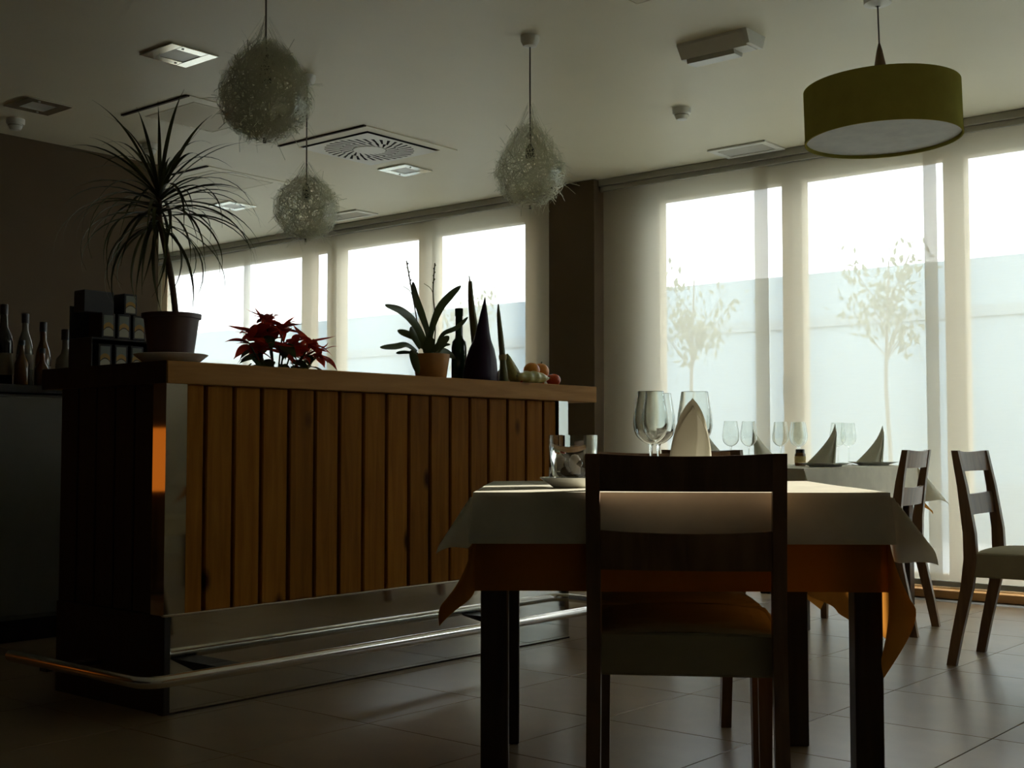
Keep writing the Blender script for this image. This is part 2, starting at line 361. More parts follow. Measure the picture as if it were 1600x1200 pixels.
for i, (a, b) in enumerate([(-5.032, -3.766), (-3.878, -2.70), (-2.767, -1.6), (-1.67, -.60), (.34, 1.0)]):  # opening before the last panel is made up, letting sun reach the table
    blind(a, b, 6.985 + .03 * (i % 2), ['cream panel blind starting at the right side of the brown pillar', 'cream panel blind with the young tree showing through it', 'cream panel blind behind the empty chair at the right edge', 'cream panel blind next right from the empty chair', 'cream panel blind out of view, pushed back to leave an added sun gap'][i], 'near panel blinds')
for nm, a, b, lab in (('blind_track', -10.44, -5.44, 'grey ceiling track carrying the far panel blinds'), ('blind_track', -5.034, 1.2, 'grey ceiling track carrying the near panel blinds')):
    e = empty(nm, ((a + b) / 2, 7.0, 2.62)); tag(e, lab, 'track')
    h = (b - a) / 2
    MB().box(-h, h, -.075, .06, .035, .08, .004).build('rail_body', M['alu'], e)
    MB().box(-h, h, -.055, -.035, 0, .035, .003).build('front_lip', M['alu'], e)
    MB().box(-h, h, .03, .05, 0, .035, .003).build('rear_lip', M['alu'], e)

# ------------------------------------------------------------------ outside
struct('floor_outside', MB().box(-45, 30, 7.36, 60, -.3, -.14), M['paving'], 'pale paving outside the windows', 'ground')
gw = empty('garden_wall', (-6, 13.1, -.14)); tag(gw, 'long pale garden wall seen through the blinds', 'wall')
MB().box(-38, 34, 0, .25, 0, 2.98).build('wall_body', M['render_w'], gw)
MB().box(-38, 34, -.03, .0, 2.36, 2.48).build('string_course', M['render_b'], gw)
MB().box(-38, 34, -.02, .0, 0, .62).build('plinth', M['render_b'], gw)
nh = empty('sun_block_house', (-.7, 20, -.14)); tag(nh, 'tall pale house added out of view to keep sun off the blinds', 'house')  # unseen house added to shade the blinds, leaving the last window sunlit
MB().box(-4.6, 4.62, 0, 7, 0, 8.2).build('house_wall', M['render_w'], nh)
MB().prism([(-.4, 8.2), (7.4, 8.2), (3.5, 10.2)], 'x', -4.8, 4.7).build('roof', M['terracotta'], nh)
for ix in range(4):
    for iz in range(2):
        w_ = MB().box(-3.9 + ix * 2.2, -2.8 + ix * 2.2, -.05, .02, 1.2 + iz * 3.2, 2.7 + iz * 3.2).build('window', M['frame'], nh)
        MB().box(-3.82 + ix * 2.2, -2.88 + ix * 2.2, -.06, -.05, 1.28 + iz * 3.2, 2.62 + iz * 3.2).build('pane', M['blackglass'], w_)
def tree(x, y, h, label, seed):
    rnd = random.Random(seed)
    e = empty('young_tree', (x, y, -.14)); tag(e, label, 'tree', 'young trees outside the windows')
    tr = MB().tube([(0, 0, 0), (.02, 0, .9), (-.02, .01, 1.55), (0, 0, 2.0), (.03, 0, 2.7)], [.022, .02, .018, .015, .006], 8)
    tips = []
    for k in range(16):
        a = rnd.uniform(0, 2 * PI); z = rnd.uniform(1.75, 2.4); l = rnd.uniform(.25, .5)
        p = Vector((math.cos(a) * l * .75, math.sin(a) * l * .75, z + l))
        tr.tube([(0, 0, z), ((p.x) * .5, p.y * .5, z + l * .45), p[:]], [.007, .005, .003], 5); tips.append((Vector((0, 0, z)), p))
    tr.build('trunk', M['bark'], e, True)
    lf = MB()
    for k in range(420):
        a, b = rnd.choice(tips); c = a.lerp(b, rnd.uniform(.45, 1.05)) + Vector([rnd.gauss(0, .09) for _ in range(3)])
        R = Euler([rnd.uniform(0, 6) for _ in range(3)]).to_matrix(); s = rnd.uniform(.03, .055)
        q = [c + R @ Vector(p) * s for p in ((-1, 0, 0), (0, -.45, .1), (1, 0, 0), (0, .45, .1))]
        lf.add(q, [(0, 1, 2, 3)])
    o = lf.build('foliage', M['treeleaf'], e); o['kind'] = 'stuff'
tree(-4.68, 10.9, 2.6, 'thin young tree outside the second window right of the pillar', 4)
tree(-6.75, 10.9, 2.6, 'young tree outside just right of the brown pillar, only its crown clear', 9)
tree(-10.2, 11.2, 2.6, 'young tree outside behind the dark green bottle', 12)

# ------------------------------------------------------------------ ceiling fittings
def downlight(x, y, label):
    e = empty('downlight', (x, y, ZC)); tag(e, label, 'light', 'square recessed downlights')
    m = MB()
    for (a, b, c, d) in ((-.13, .13, -.13, -.072), (-.13, .13, .072, .13), (-.13, -.072, -.072, .072), (.072, .13, -.072, .072)): m.box(a, b, c, d, -.010, 0, .002)
    m.build('bezel', M['bezel'], e)
    MB().box(-.072, .072, -.072, .072, -.007, 0).build('glass_cover', M['lampglass'], e)
    for sx in (-1, 1):
        MB().lathe([(.005, -.013), (.007, -.010)], 10, sx * .1, -sx * .05, True).build('screw', M['alu'], e, True)
downlight(-4.905, 3.416, 'square downlight nearest the largest fibre ball')
downlight(-6.23, 3.45, 'square downlight at the left picture edge above the bottles')
downlight(-5.82, 5.83, 'square downlight beside the swirl vent')
downlight(-7.70, 5.86, 'square downlight right of the palm crown')

def square_vent(x, y, h, label, swirl):
    e = empty('ceiling_vent', (x, y, ZC)); tag(e, label, 'vent', 'square air vents in the ceiling')
    fr = MB(); H = h + .085
    for (a, b, c, d) in ((-H, H, -H, -h - .01), (-H, H, h + .01, H), (-H, -h - .01, -h - .01, h + .01), (h + .01, H, -h - .01, h + .01)): fr.box(a, b, c, d, -.006 if swirl else -.004, 0)
    fr.build('frame', M['ceiling'], e)
    MB().box(-H, H, -H - .022, -H - .006, -.008, 0).build('shade_strip', M['slot'], e)  # dark strip paints the shade along the near edge of the recess
    MB().box(-h, h, -h, h, -.004, 0).build('backing', M['dark'] if swirl else M['ceiling'], e)
    if swirl:
        # plate with radial slots: blades between slots, each a piece, plus corners and hub
        hub = MB().lathe([(.001, -.016), (.10, -.016), (.10, -.006)], 32); hub.build('hub', M['white'], e, True)
        pl = MB(); n = 96
        sq = []; ci = []
        for k in range(n):
            a = 2 * PI * k / n; r = h / max(abs(math.cos(a)), abs(math.sin(a)))
            sq.append((r * math.cos(a), r * math.sin(a), -.014)); ci.append((.275 * math.cos(a), .275 * math.sin(a), -.014))
        pl.add(sq + ci, [(k, (k + 1) % n, n + (k + 1) % n, n + k) for k in range(n)])
        pl.build('face_plate', M['white'], e)
        for ring, (r0, r1, cnt, tw) in enumerate(((.10, .178, 22, .0), (.178, .276, 34, .0))):
            for k in range(cnt):
                a = 2 * PI * k / cnt; w0 = r0 * PI / cnt * 1.15; w1 = r1 * PI / cnt * 1.15
                sk = .035
                b = MB().add([(r0, -w0 + sk, -.014), (r1, -w1, -.014), (r1, w1 * .05, -.014), (r0, w0 * .05 + sk, -.014)], [(0, 1, 2, 3)])
                b.build('blade', M['white'], e, rot=(0, 0, a))
    else:
        for k in range(9):
            yy = -h + (k + .5) * 2 * h / 9
            MB().add([(-h, yy - h / 10, -.004), (h, yy - h / 10, -.004), (h, yy + h / 12, -.008), (-h, yy + h / 12, -.008)], [(0, 1, 2, 3)]).build('slat', M['ceiling'], e)
square_vent(-5.565, 5.265, .298, 'square ceiling vent with a swirl of radial slots', True)
square_vent(-5.75, 4.17, .22, 'square slatted ceiling vent above the palm crown', False)
square_vent(-7.07, 5.27, .25, 'square slatted ceiling vent behind the palm and the round fibre ball', False)
square_vent(-2.62, 3.98, .25, 'square slatted ceiling vent at the top picture edge', False)

def slot_vent(x, y, hx, hy, label):
    e = empty('slot_vent', (x, y, ZC)); tag(e, label, 'vent', 'long slot vents by the blind track')
    m = MB()
    for (a, b, c, d) in ((-hx, hx, -hy, -hy + .04), (-hx, hx, hy - .04, hy), (-hx, -hx + .04, -hy + .04, hy - .04), (hx - .04, hx, -hy + .04, hy - .04)): m.box(a, b, c, d, -.012, 0, .002)
    m.build('frame', M['white'], e)
    MB().box(-hx + .04, hx - .04, -hy + .04, hy - .04, -.003, 0).build('backing', M['alu'], e)
    for k in range(5):
        yy = -hy + .05 + (k + .5) * (2 * hy - .1) / 5
        MB().add([(-hx + .04, yy - .012, -.003), (hx - .04, yy - .012, -.003), (hx - .04, yy + .01, -.011), (-hx + .04, yy + .01, -.011)], [(0, 1, 2, 3)]).build('slat', M['alu'], e)
slot_vent(-3.80, 6.78, .20, .13, 'slot vent by the blind track left of the drum lamp')
slot_vent(-7.33, 6.69, .24, .12, 'slot vent by the blind track behind the round fibre ball')

e = empty('emergency_light', (-2.87, 4.88, ZC)); tag(e, 'boxy white emergency light fixed to the ceiling', 'light')
prof = [(-.085, 0), (.085, 0), (.085, -.012), (.045, -.065), (-.045, -.065), (-.085, -.012)]
MB().prism(prof, 'x', -.17, .17).build('housing', M['white'], e)
MB().prism([(-.04, -.066), (.04, -.066), (.034, -.085), (-.034, -.085)], 'x', -.145, .10).build('diffuser', M['lampglass'], e)
MB().prism([(-.088, 0), (.088, 0), (.06, -.06), (-.06, -.06)], 'x', .17, .19).build('end_cap', M['white'], e)
def detector(x, y, label):
    e = empty('smoke_detector', (x, y, ZC)); tag(e, label, 'detector', 'smoke detectors')
    MB().lathe([(.0, 0), (.05, 0), (.05, -.022), (.046, -.03), (0, -.03)], 28).build('base', M['white'], e, True)
    MB().lathe([(.038, -.03), (.036, -.045), (.028, -.06), (.0, -.062)], 28).build('sensor_dome', M['white'], e, True)
    MB().lathe([(.0395, -.034), (.0395, -.040)], 28).build('sensor_gap', M['alu'], e, True)
detector(-3.611, 5.742, 'round white smoke detector below the emergency light')
detector(-6.60, 3.52, 'round smoke detector at the left picture edge')
detector(-6.515, 4.34, 'small dim smoke detector seen through the palm leaves')

# ------------------------------------------------------------------ pendants
def fibre_ball(x, y, zc, R, top, seed, label, dens, tall, canopy):
    rnd = random.Random(seed)
    e = empty('fibre_pendant', (x, y, ZC)); tag(e, label, 'pendant lamp', 'fibre ball pendants over the bar')
    if canopy:
        MB().lathe([(0, 0), (.042, 0), (.042, -.02), (.03, -.045), (.006, -.05)], 24).build('ceiling_rose', M['white'], e, True)
    c = zc - ZC
    MB().tube([(0, 0, -.045), (0, 0, (c + R) * .5), (.002, 0, c + R * .75)], .0035, 6).build('cord', M['cord'], e, True)
    MB().lathe([(.004, c + R * .8), (.012, c + R * .72), (.02, c + R * .62), (.022, c + R * .3), (0, c + R * .3)], 14).build('socket', M['plastic_dark'], e, True)
    sh = MB()
    def strip(pts, w):
        v = []; n = len(pts)
        for i, p in enumerate(pts):
            t = (pts[min(i + 1, n - 1)] - pts[max(i - 1, 0)]).normalized(); nn = (p - Vector((0, 0, c)))
            s = t.cross(nn).normalized() * w
            v += [p - s, p + s]
        sh.add(v, [(2 * i, 2 * i + 1, 2 * i + 3, 2 * i + 2) for i in range(n - 1)])
    def shape(d):
        # ellipsoid with a teardrop pulled top
        k = 1.0
        z = d.z
        up = max(0, z)
        r = (1 - tall * up ** 1.5 * .55)
        return Vector((d.x * R * r, d.y * R * r, c + d.z * R * (1 + tall * up * .9)))
    for k in range(dens):
        a = Vector((rnd.gauss(0, 1), rnd.gauss(0, 1), rnd.gauss(0, 1))).normalized()
        b = a.orthogonal().normalized(); b = (Matrix.Rotation(rnd.uniform(0, 2 * PI), 3, a) @ b)
        L0 = rnd.uniform(.5, 1.9); sc_ = rnd.uniform(.86, 1.03); wob = rnd.uniform(-.1, .1)
        pts = []
        for i in range(8):
            t = L0 * i / 7
            d = (a * math.cos(t) + b * math.sin(t)).normalized()
            p = shape(d); q = Vector((0, 0, c)) + (p - Vector((0, 0, c))) * (sc_ + wob * math.sin(t * 3))
            pts.append(q)
        strip(pts, rnd.uniform(.0006, .0015))
    for k in range(90):   # stray ends that stick out
        d = Vector((rnd.gauss(0, 1), rnd.gauss(0, 1), rnd.gauss(-.1, 1))).normalized(); p = shape(d)
        o = (d + Vector([rnd.gauss(0, .6) for _ in range(3)])).normalized(); l = rnd.uniform(.02, .075)
        strip([p * .99, p + o * l * .5, p + o * l + Vector((0, 0, -.01))], .0010)
    for k in range(70):   # loose net gathered to the cord
        a = rnd.uniform(0, 2 * PI); d = Vector((math.cos(a) * .8, math.sin(a) * .8, .6)).normalized(); p = shape(d); zt = c + R * rnd.uniform(1.0, top)
        strip([p, Vector((p.x * .55, p.y * .55, (p.z + zt) / 2)), Vector((p.x * .12, p.y * .12, zt))], .0008)
    o = sh.build('fibre_shell', M['fibre'], e); o['kind'] = 'stuff'
    MB().tube([(0, 0, c - R * .93), (0, 0, c - R * 1.04)], .006, 8).build('bottom_knot', M['cord'], e, True)
fibre_ball(-3.487, 2.79, 2.105, .163, 1.75, 1, 'largest dense fibre ball pendant, top left above the bar end', 1450, .25, True)
fibre_ball(-3.486, 4.28, 2.085, .160, 2.0, 2, 'teardrop fibre ball pendant with a white ceiling rose', 760, .45, True)
fibre_ball(-4.71, 4.03, 2.035, .160, 1.5, 3, 'round fibre ball pendant hanging lowest behind the bar', 760, .05, True)

e = empty('drum_pendant', (-2.09, 4.825, ZC)); tag(e, 'large olive drum pendant lamp with a white diffuser underneath', 'pendant lamp')
MB().lathe([(0, 0), (.055, 0), (.055, -.025), (.01, -.035)], 28).build('ceiling_rose', M['white'], e, True)
MB().tube([(0, 0, -.03), (0, 0, -.2)], .0035, 8).build('cord', M['cord'], e, True)
MB().lathe([(.004, -.19), (.012, -.22), (.032, -.33), (.036, -.395), (0, -.395)], 20).build('cone_cap', M['cone'], e, True)
sh = MB().lathe([(.306, -.375), (.31, -.375), (.31, -.59), (.306, -.59), (.306, -.375)], 72).build('shade', M['shade'], e, True)
MB().lathe([(0, -.578), (.306, -.578)], 72).build('diffuser', M['diffuser'], e, True)
MB().lathe([(.036, -.383), (.306, -.383)], 72).build('top_disc', M['diffuser'], e, True)
MB().lathe([(.305, -.576), (.3115, -.576), (.3115, -.592), (.305, -.592), (.305, -.576)], 72).build('rim', M['shade'], sh, True)
e.rotation_euler = (math.radians(0), math.radians(-1.5), 0)

# ------------------------------------------------------------------ the bar
X0 = -3.445
bar = empty('bar_counter', (-3.8, 3.44, 0)); tag(bar, 'long bar clad in honey pine planks with mirror steel foot', 'bar')
def bp(nm, mb, mat, parent=None, smooth=False):
    o = mb.build(nm, mat, parent or bar, smooth)
    if parent is None: o.location = (3.8, -3.44, 0)
    return o
bp('body', MB().box(-4.10, X0 - .045, 2.40, 4.49, 0, 1.066), M['blackwood'])
ys = [2.455, 2.536, 2.654, 2.772, 2.895, 3.017, 3.135, 3.256, 3.378, 3.500, 3.620, 3.738, 3.858, 3.975, 4.100, 4.225, 4.346, 4.443]
for a, b in zip(ys[:-1], ys[1:]):
    w = b - a
    o = MB().box(-.024, 0, .006, w - .006, 0, .75, .004).build('plank', M['pine'], bar)
    o.location = (X0 - .02 + 3.8, a - 3.44, .316)
for k in range(5):     # black boards on the near end
    w = .575 / 5
    o = MB().box(.003, w - .003, 0, .02, 0, .75, .003).build('end_plank', M['blackwood'], bar)
    o.location = (-4.10 + k * w + 3.8, 2.38 - 3.44, .316)
def steel(nm, mb, mat='steel'): return bp(nm, mb, M[mat])
steel('corner_strip', MB().prism([(-3.525, 2.374), (X0 - .008, 2.374), (X0 - .008, 2.455), (X0 - .012, 2.455), (X0 - .012, 2.378), (-3.525, 2.378)], 'z', .316, 1.066))
steel('corner_strip', MB().prism([(X0 - .012, 4.443), (X0 - .008, 4.443), (X0 - .008, 4.512), (-3.53, 4.512), (-3.53, 4.508), (X0 - .012, 4.508)], 'z', .316, 1.066))
bp('end_panel', MB().box(-4.10, -3.47, 4.49, 4.507, .316, 1.066), M['blackwood'])
steel('kick_plate', MB().box(X0 - .044, X0 - .004, 2.4, 4.51, 0, .316, .0015))
steel('kick_plate_lip', MB().box(X0 - .02, X0 - .0005, 2.374, 4.512, .312, .319, .001), 'rail')
bp('floor_joint', MB().box(X0 - .03, X0 - .003, 2.372, 4.513, 0, .006), M['slot'])
bp('end_kick_plate', MB().box(-4.10, X0 - .004, 2.376, 2.399, 0, .316, .0015), M['blackwood'])
ctop = tag(MB().box(-4.21, X0 + .002, 2.37, 4.72, 1.066, 1.14, .003).build('countertop', M['pinetop']), 'thick honey pine counter top of the bar', 'counter top')
MB().box(-4.21, X0 - .004, 2.366, 2.37, 1.066, 1.14, .001).build('end_shade', M['blackwood'], ctop)  # black end piece puts the shade on the slab's unlit end into colour
# foot rail with brackets
zr, ox = .153, .2
pts = [(-4.0, 2.18, zr), (-3.5, 2.18, zr), (X0 + .15, 2.18, zr)]
cx, cy = X0 + ox - .07, 2.25
pts = [(-4.05, 2.18, zr), (-3.6, 2.18, zr)] + [(cx + .07 * math.cos(t), cy + .07 * math.sin(t), zr) for t in [-PI / 2 + k * PI / 12 for k in range(7)]]
cy2 = 4.62
pts += [(X0 + ox, 3.0, zr), (X0 + ox, 4.0, zr)] + [(cx + .07 * math.cos(t), cy2 + .07 * math.sin(t), zr) for t in [k * PI / 12 for k in range(7)]] + [(-3.6, 4.69, zr), (-4.05, 4.69, zr)]
rail = bp('foot_rail', MB().tube(pts, .019, 14), M['rail'], None, True)
for y in (2.59, 4.06):
    m = MB().prism([(X0 - .004, zr - .05), (X0 - .004, zr - .012), (X0 + ox - .01, zr - .012), (X0 + ox - .01, zr - .018)], 'y', y - .05, y + .05)
    m.build('bracket', M['blackwood'], rail)
for y0, y1 in ((2.18, 2.376), (4.51, 4.69)):
    MB().box(-3.86, -3.82, y0, y1, zr - .03, zr - .015).build('bracket', M['blackwood'], rail)
# lower service counter behind the bar
e = empty('service_counter', (-4.47, 3.85, 0)); tag(e, 'low work counter on the far side of the bar', 'counter')
MB().box(-.24, .24, -.62, .62, 0, .88, .003).build('cabinet', M['blackwood'], e)
MB().box(-.255, .25, -.64, .64, .88, .92, .003).build('worktop', M['alu'], e)
# back counter with bottles
e = empty('back_counter', (-5.5, 2.9, 0)); tag(e, 'grey-green back counter under the liquor bottles', 'counter')
MB().box(-.28, .28, -1.15, 1.15, .1, 1.095, .003).build('cabinet', M['laminate'], e)
MB().box(-.26, .25, -1.13, 1.13, 0, .1).build('plinth', M['blackwood'], e)
MB().box(-.3, .305, -1.17, 1.17, 1.095, 1.135, .004).build('worktop', M['blackwood'], e)
for k in range(3):
    d = MB().box(.28, .296, -1.14 + k * .76, -.39 + k * .76, .12, 1.08, .003).build('cabinet_door', M['laminate'], e)
    MB().box(.296, .312, -.45 + k * .76, -.435 + k * .76, .7, .85, .003).build('handle', M['alu'], d)

# bottles on the back counter
def bottle(name, x, y, z, prof, mat, capz, label, group, capmat='cap', lab=None, neck=True):
    e = empty(name, (x, y, z)); tag(e, label, 'bottle', group)
    MB().lathe(prof, 28).build('glass_body', M[mat], e, True)
    r, h0, h1 = capz
    MB().lathe([(0, h0), (r, h0), (r, h1 - .003), (r - .003, h1), (0, h1)], 20).build('cap', M[capmat], e, True)
    if lab:
        rr, a, b = lab; MB().lathe([(rr + .0008, a), (rr + .0008, b)], 28).build('label', M['paper'], e, True)
    return e
G = 'liquor bottles on the back counter'; BC = 1.135
bottle('liquor_bottle', -5.42, 2.855, BC, [(0, 0), (.036, 0), (.04, .006), (.04, .2), (.034, .235), (.017, .27), (.014, .33), (.0, .33)], 'blackglass', (.017, .325, .375), 'tall black bottle at the left picture edge', G, lab=(.04, .05, .15))
bottle('liquor_bottle', -5.42, 2.958, BC, [(0, 0), (.034, 0), (.037, .006), (.037, .16), (.03, .21), (.014, .26), (.013, .3), (0, .3)], 'clearliq', (.016, .295, .34), 'pale bottle second from the left picture edge', G, lab=(.037, .08, .15))
bottle('liquor_bottle', -5.42, 3.048, BC, [(0, 0), (.032, 0), (.036, .006), (.036, .13), (.03, .17), (.014, .22), (.014, .27), (0, .27)], 'amber', (.016, .262, .308), 'dark bottle with a long cap, third from the left picture edge', G, lab=(.036, .03, .1))
bottle('liquor_bottle', -5.42, 3.163, BC, [(0, 0), (.042, 0), (.046, .006), (.046, .11), (.042, .14), (.022, .165), (.016, .19), (.016, .235), (0, .235)], 'clearliq', (.021, .23, .281), 'squat bottle with a round stopper nearest the boxes', G)
bottle('liquor_bottle', -5.34, 2.90, BC, [(0, 0), (.03, 0), (.033, .006), (.033, .1), (.012, .15), (.012, .19), (0, .19)], 'amber', (.014, .185, .21), 'short amber bottle in front of the two tallest ones', G)
bottle('liquor_bottle', -5.34, 3.0, BC, [(0, 0), (.03, 0), (.033, .006), (.033, .08), (.012, .12), (.012, .16), (0, .16)], 'amber', (.014, .155, .178), 'shortest amber bottle in front of the pale one', G)

# tea boxes on a little rack at the near end of the bar top
e = empty('box_rack', (-4.06, 2.57, 1.14)); tag(e, 'small black two-tier rack for the boxes beside the palm pot', 'rack')
MB().box(-.10, .05, -.13, .14, .105, .113, .002).build('shelf', M['carton'], e)
MB().box(-.10, -.094, -.13, .14, 0, .235, .002).build('back_panel', M['carton'], e)
MB().box(-.10, .05, -.13, -.124, 0, .105, .001).build('side_panel', M['carton'], e)
MB().box(-.10, .05, .134, .14, 0, .105, .001).build('side_panel', M['carton'], e)
def teabox(x, y, z, label, w=.054, h=.088, d=.085, lab=True, rz=0):
    e = empty('tea_box', (x, y, z), rz); tag(e, label, 'box', 'tea boxes on the bar')
    MB().box(-d / 2, d / 2, -w / 2, w / 2, 0, h, .0015).build('carton', M['carton'], e)
    if lab: MB().box(d / 2, d / 2 + .001, -w / 2 + .007, w / 2 - .008, .006, h - .006).build('printed_label', M['tealabel'], e)
    MB().box(-d / 2 + .002, d / 2 - .002, -w / 2 + .002, w / 2 - .002, h, h + .0015).build('lid_flap', M['carton'], e)
for k, nm in enumerate(('left', 'middle', 'right')):
    teabox(-4.055, 2.510 + k * .064, 1.254, 'labelled tea box, %s one on the upper tier of the rack' % nm)
    teabox(-4.055, 2.498 + k * .066, 1.1405, 'labelled tea box, %s one on the lower tier of the rack' % nm)
teabox(-4.055, 2.60, 1.3445, 'single labelled tea box on top of the upper tier', h=.075)
teabox(-4.07, 2.485, 1.3445, 'unlabelled black box on top of the upper tier', w=.12, h=.078, d=.07, lab=False)

# ------------------------------------------------------------------ plants and vegetables on the bar
BT = 1.14
def leaf_mesh(name, mat, length, width, droop, fold=.25, n=9, tip=1.0, twist=0):
    """leaf from the origin growing along +x and bending down by droop (radians over its length)"""
    m = MB(); p = Vector((0, 0, 0)); v = []; ang = 0
    for i in range(n + 1):
        t = i / n
        w = width * (math.sin(PI * min(1, .12 + .88 * t) ** .8) if tip else 1) * (1 - t ** 6) * .5 + .0004
        d = Vector((math.cos(ang), 0, -math.sin(ang)))
        tw = twist * t; s = Vector((0, math.cos(tw), math.sin(tw)))
        up = Vector((math.sin(ang), 0, math.cos(ang))) * (w * fold)
        v += [p - s * w + up, p, p + s * w + up]
        p = p + d * (length / n); ang += droop / n * (.4 + 1.2 * t)
    f = []
    for i in range(n):
        a = 3 * i; f += [(a, a + 1, a + 4, a + 3), (a + 1, a + 2, a + 5, a + 4)]
    return m.add(v, f).mesh(name, mat, True)

# dracaena
px, py = -3.62, 2.505
sc_o = empty('plant_saucer', (px, py, BT)); tag(sc_o, 'wide white saucer under the palm pot', 'saucer')
MB().lathe([(0, 0), (.085, 0), (.125, .032), (.122, .034), (.083, .006), (0, .006)], 48).build('dish', M['china'], sc_o, True)
palm = empty('potted_palm', (px, py, BT + .0065)); tag(palm, 'spiky thin-leaved palm in a dark maroon pot on the bar corner', 'plant')
MB().lathe([(0, 0), (.072, 0), (.092, .15), (.099, .15), (.1, .165), (.094, .165), (.088, .15), (0, .15)], 40).build('pot', M['pot_dark'], palm, True)
MB().lathe([(0, .147), (.087, .147)], 24).build('soil', M['soil'], palm)
crown = Vector((-.015, -.045, .50))
MB().tube(smooth_path([(.0, .02, .14), (-.002, .0, .28), (-.008, -.03, .42), crown[:], (crown.x, crown.y, .60)], 5), .0105, 10).build('trunk', M['palmstem'], palm, True)
rnd = random.Random(21)
lv = [leaf_mesh('leaf', M['palm'], l, .0128, d, .3, 12) for l, d in ((.36, .35), (.38, 1.0), (.40, 1.6), (.42, 2.1), (.40, 2.4))]
k = 0
for lay, (cnt, el, zz, ms) in enumerate(((5, 74, .59, (0, 1)), (12, 50, .58, (1, 1, 2)), (20, 34, .56, (2, 2, 1)), (24, 20, .54, (2, 3, 3)), (22, 4, .51, (3, 3, 4)), (16, -20, .485, (4, 3)))):
    for i in range(cnt):
        a = 2 * PI * (i + rnd.uniform(-.35, .35)) / cnt + lay * .7
        place('leaf', lv[rnd.choice(ms)], palm, (crown.x + .006 * math.cos(a), crown.y + .006 * math.sin(a), zz + rnd.uniform(-.02, .02)),
              (rnd.uniform(-.3, .3), -math.radians(el + rnd.uniform(-11, 11)), a), (rnd.uniform(.78, 1.08),) * 3)

# poinsettia, its pot hidden behind the bar front
po = empty('poinsettia', (-4.45, 3.64, .92)); tag(po, 'red poinsettia rising from behind the bar front', 'plant')
MB().lathe([(0, 0), (.07, 0), (.095, .14), (.1, .14), (.1, .155), (.092, .155), (.088, .14), (0, .14)], 32).build('pot', M['terracotta'], po, True)
MB().lathe([(0, .138), (.088, .138)], 20).build('soil', M['soil'], po)
rnd = random.Random(5)
def pl_leaf(name, mat, l, w, droop): return leaf_mesh(name, mat, l, w, droop, .22, 8)
br = [pl_leaf('bract', M['red'], l, w, d) for l, w, d in ((.105, .042, .7), (.125, .046, 1.1), (.09, .038, .3), (.125, .034, -.3))]
gl = [pl_leaf('leaf', M['green'], l, w, d) for l, w, d in ((.10, .05, .9), (.12, .055, 1.3))]
heads = [((.0, -.06, .50), 22), ((.02, .02, .47), 16), ((.0, -.13, .44), 15), ((.0, .10, .41), 12), ((.02, .19, .42), 15), ((.0, .25, .37), 11), ((0, .04, .37), 12), ((.0, -.10, .38), 12), ((.0, .15, .36), 11), ((.0, -.03, .42), 12), ((.01, -.16, .40), 9)]
for (hx, hy, hz), cnt in heads:
    MB().tube(smooth_path([(rnd.uniform(-.02, .02), rnd.uniform(-.02, .02), .13), (hx * .4, hy * .35, hz * .6), (hx, hy, hz)], 5), [.006] * 6 + [.004] * 5, 7).build('stem', M['stem'], po, True)
    for i in range(cnt):
        a = 2 * PI * i / cnt * 1.62 + rnd.uniform(-.3, .3)
        place('bract', rnd.choice(br), po, (hx, hy, hz + rnd.uniform(-.02, .02)), (rnd.uniform(-.5, .5), math.radians(rnd.uniform(-45, 35)), a), (rnd.uniform(.75, 1.15),) * 3)
    for i in range(4):
        a = rnd.uniform(0, 2 * PI)
        place('leaf', rnd.choice(gl), po, (hx * .9, hy * .9, hz - rnd.uniform(.05, .12)), (rnd.uniform(-.5, .5), math.radians(rnd.uniform(0, 45)), a), (rnd.uniform(.7, 1.05),) * 3)

# strap-leaved plant in an ochre pot
ox_, oy_ = -3.60, 3.765
oc = empty('potted_orchid', (ox_, oy_, BT)); tag(oc, 'strap-leaved plant with bare flower stalks in an ochre pot', 'plant')
MB().lathe([(0, 0), (.058, 0), (.064, .006), (.079, .105), (.076, .105), (.07, .09), (0, .09)], 40).build('pot', M['terracotta'], oc, True)
MB().lathe([(0, .092), (.071, .092)], 24).build('soil', M['soil'], oc)
# strap leaves, each bent along its own path (metres along the bar, metres up), turned a little out of the bar's line
def strap(path, w, xs, tip=.5):
    P = smooth_path([(x, y, z) for x, (y, z) in zip(xs, path)], 5); n = len(P); v = []
    for i, p in enumerate(P):
        t = (P[min(i + 1, n - 1)] - P[max(i - 1, 0)]).normalized(); s_ = t.cross(Vector((.8, -.6, .25))).normalized()
        f = i / (n - 1); ww = w * .5 * min(1, .45 + 1.1 * f) * (1 - max(0, (f - .6) / .4) ** 2.5 * (1 - tip * .3)) + .0006
        q = t.cross(s_) * ww * .3
        v += [p - s_ * ww + q, p, p + s_ * ww + q]
    f = []
    for i in range(n - 1):
        a = 3 * i; f += [(a, a + 1, a + 4, a + 3), (a + 1, a + 2, a + 5, a + 4)]
    MB().add(v, f).build('leaf', M['orchid'], oc, True)
def cv(pts): return [((x / 5.71 + 580 - 673.5) / 259.0, (588 - (y / 5.71 + 390)) / 375.0) for x, y in pts]
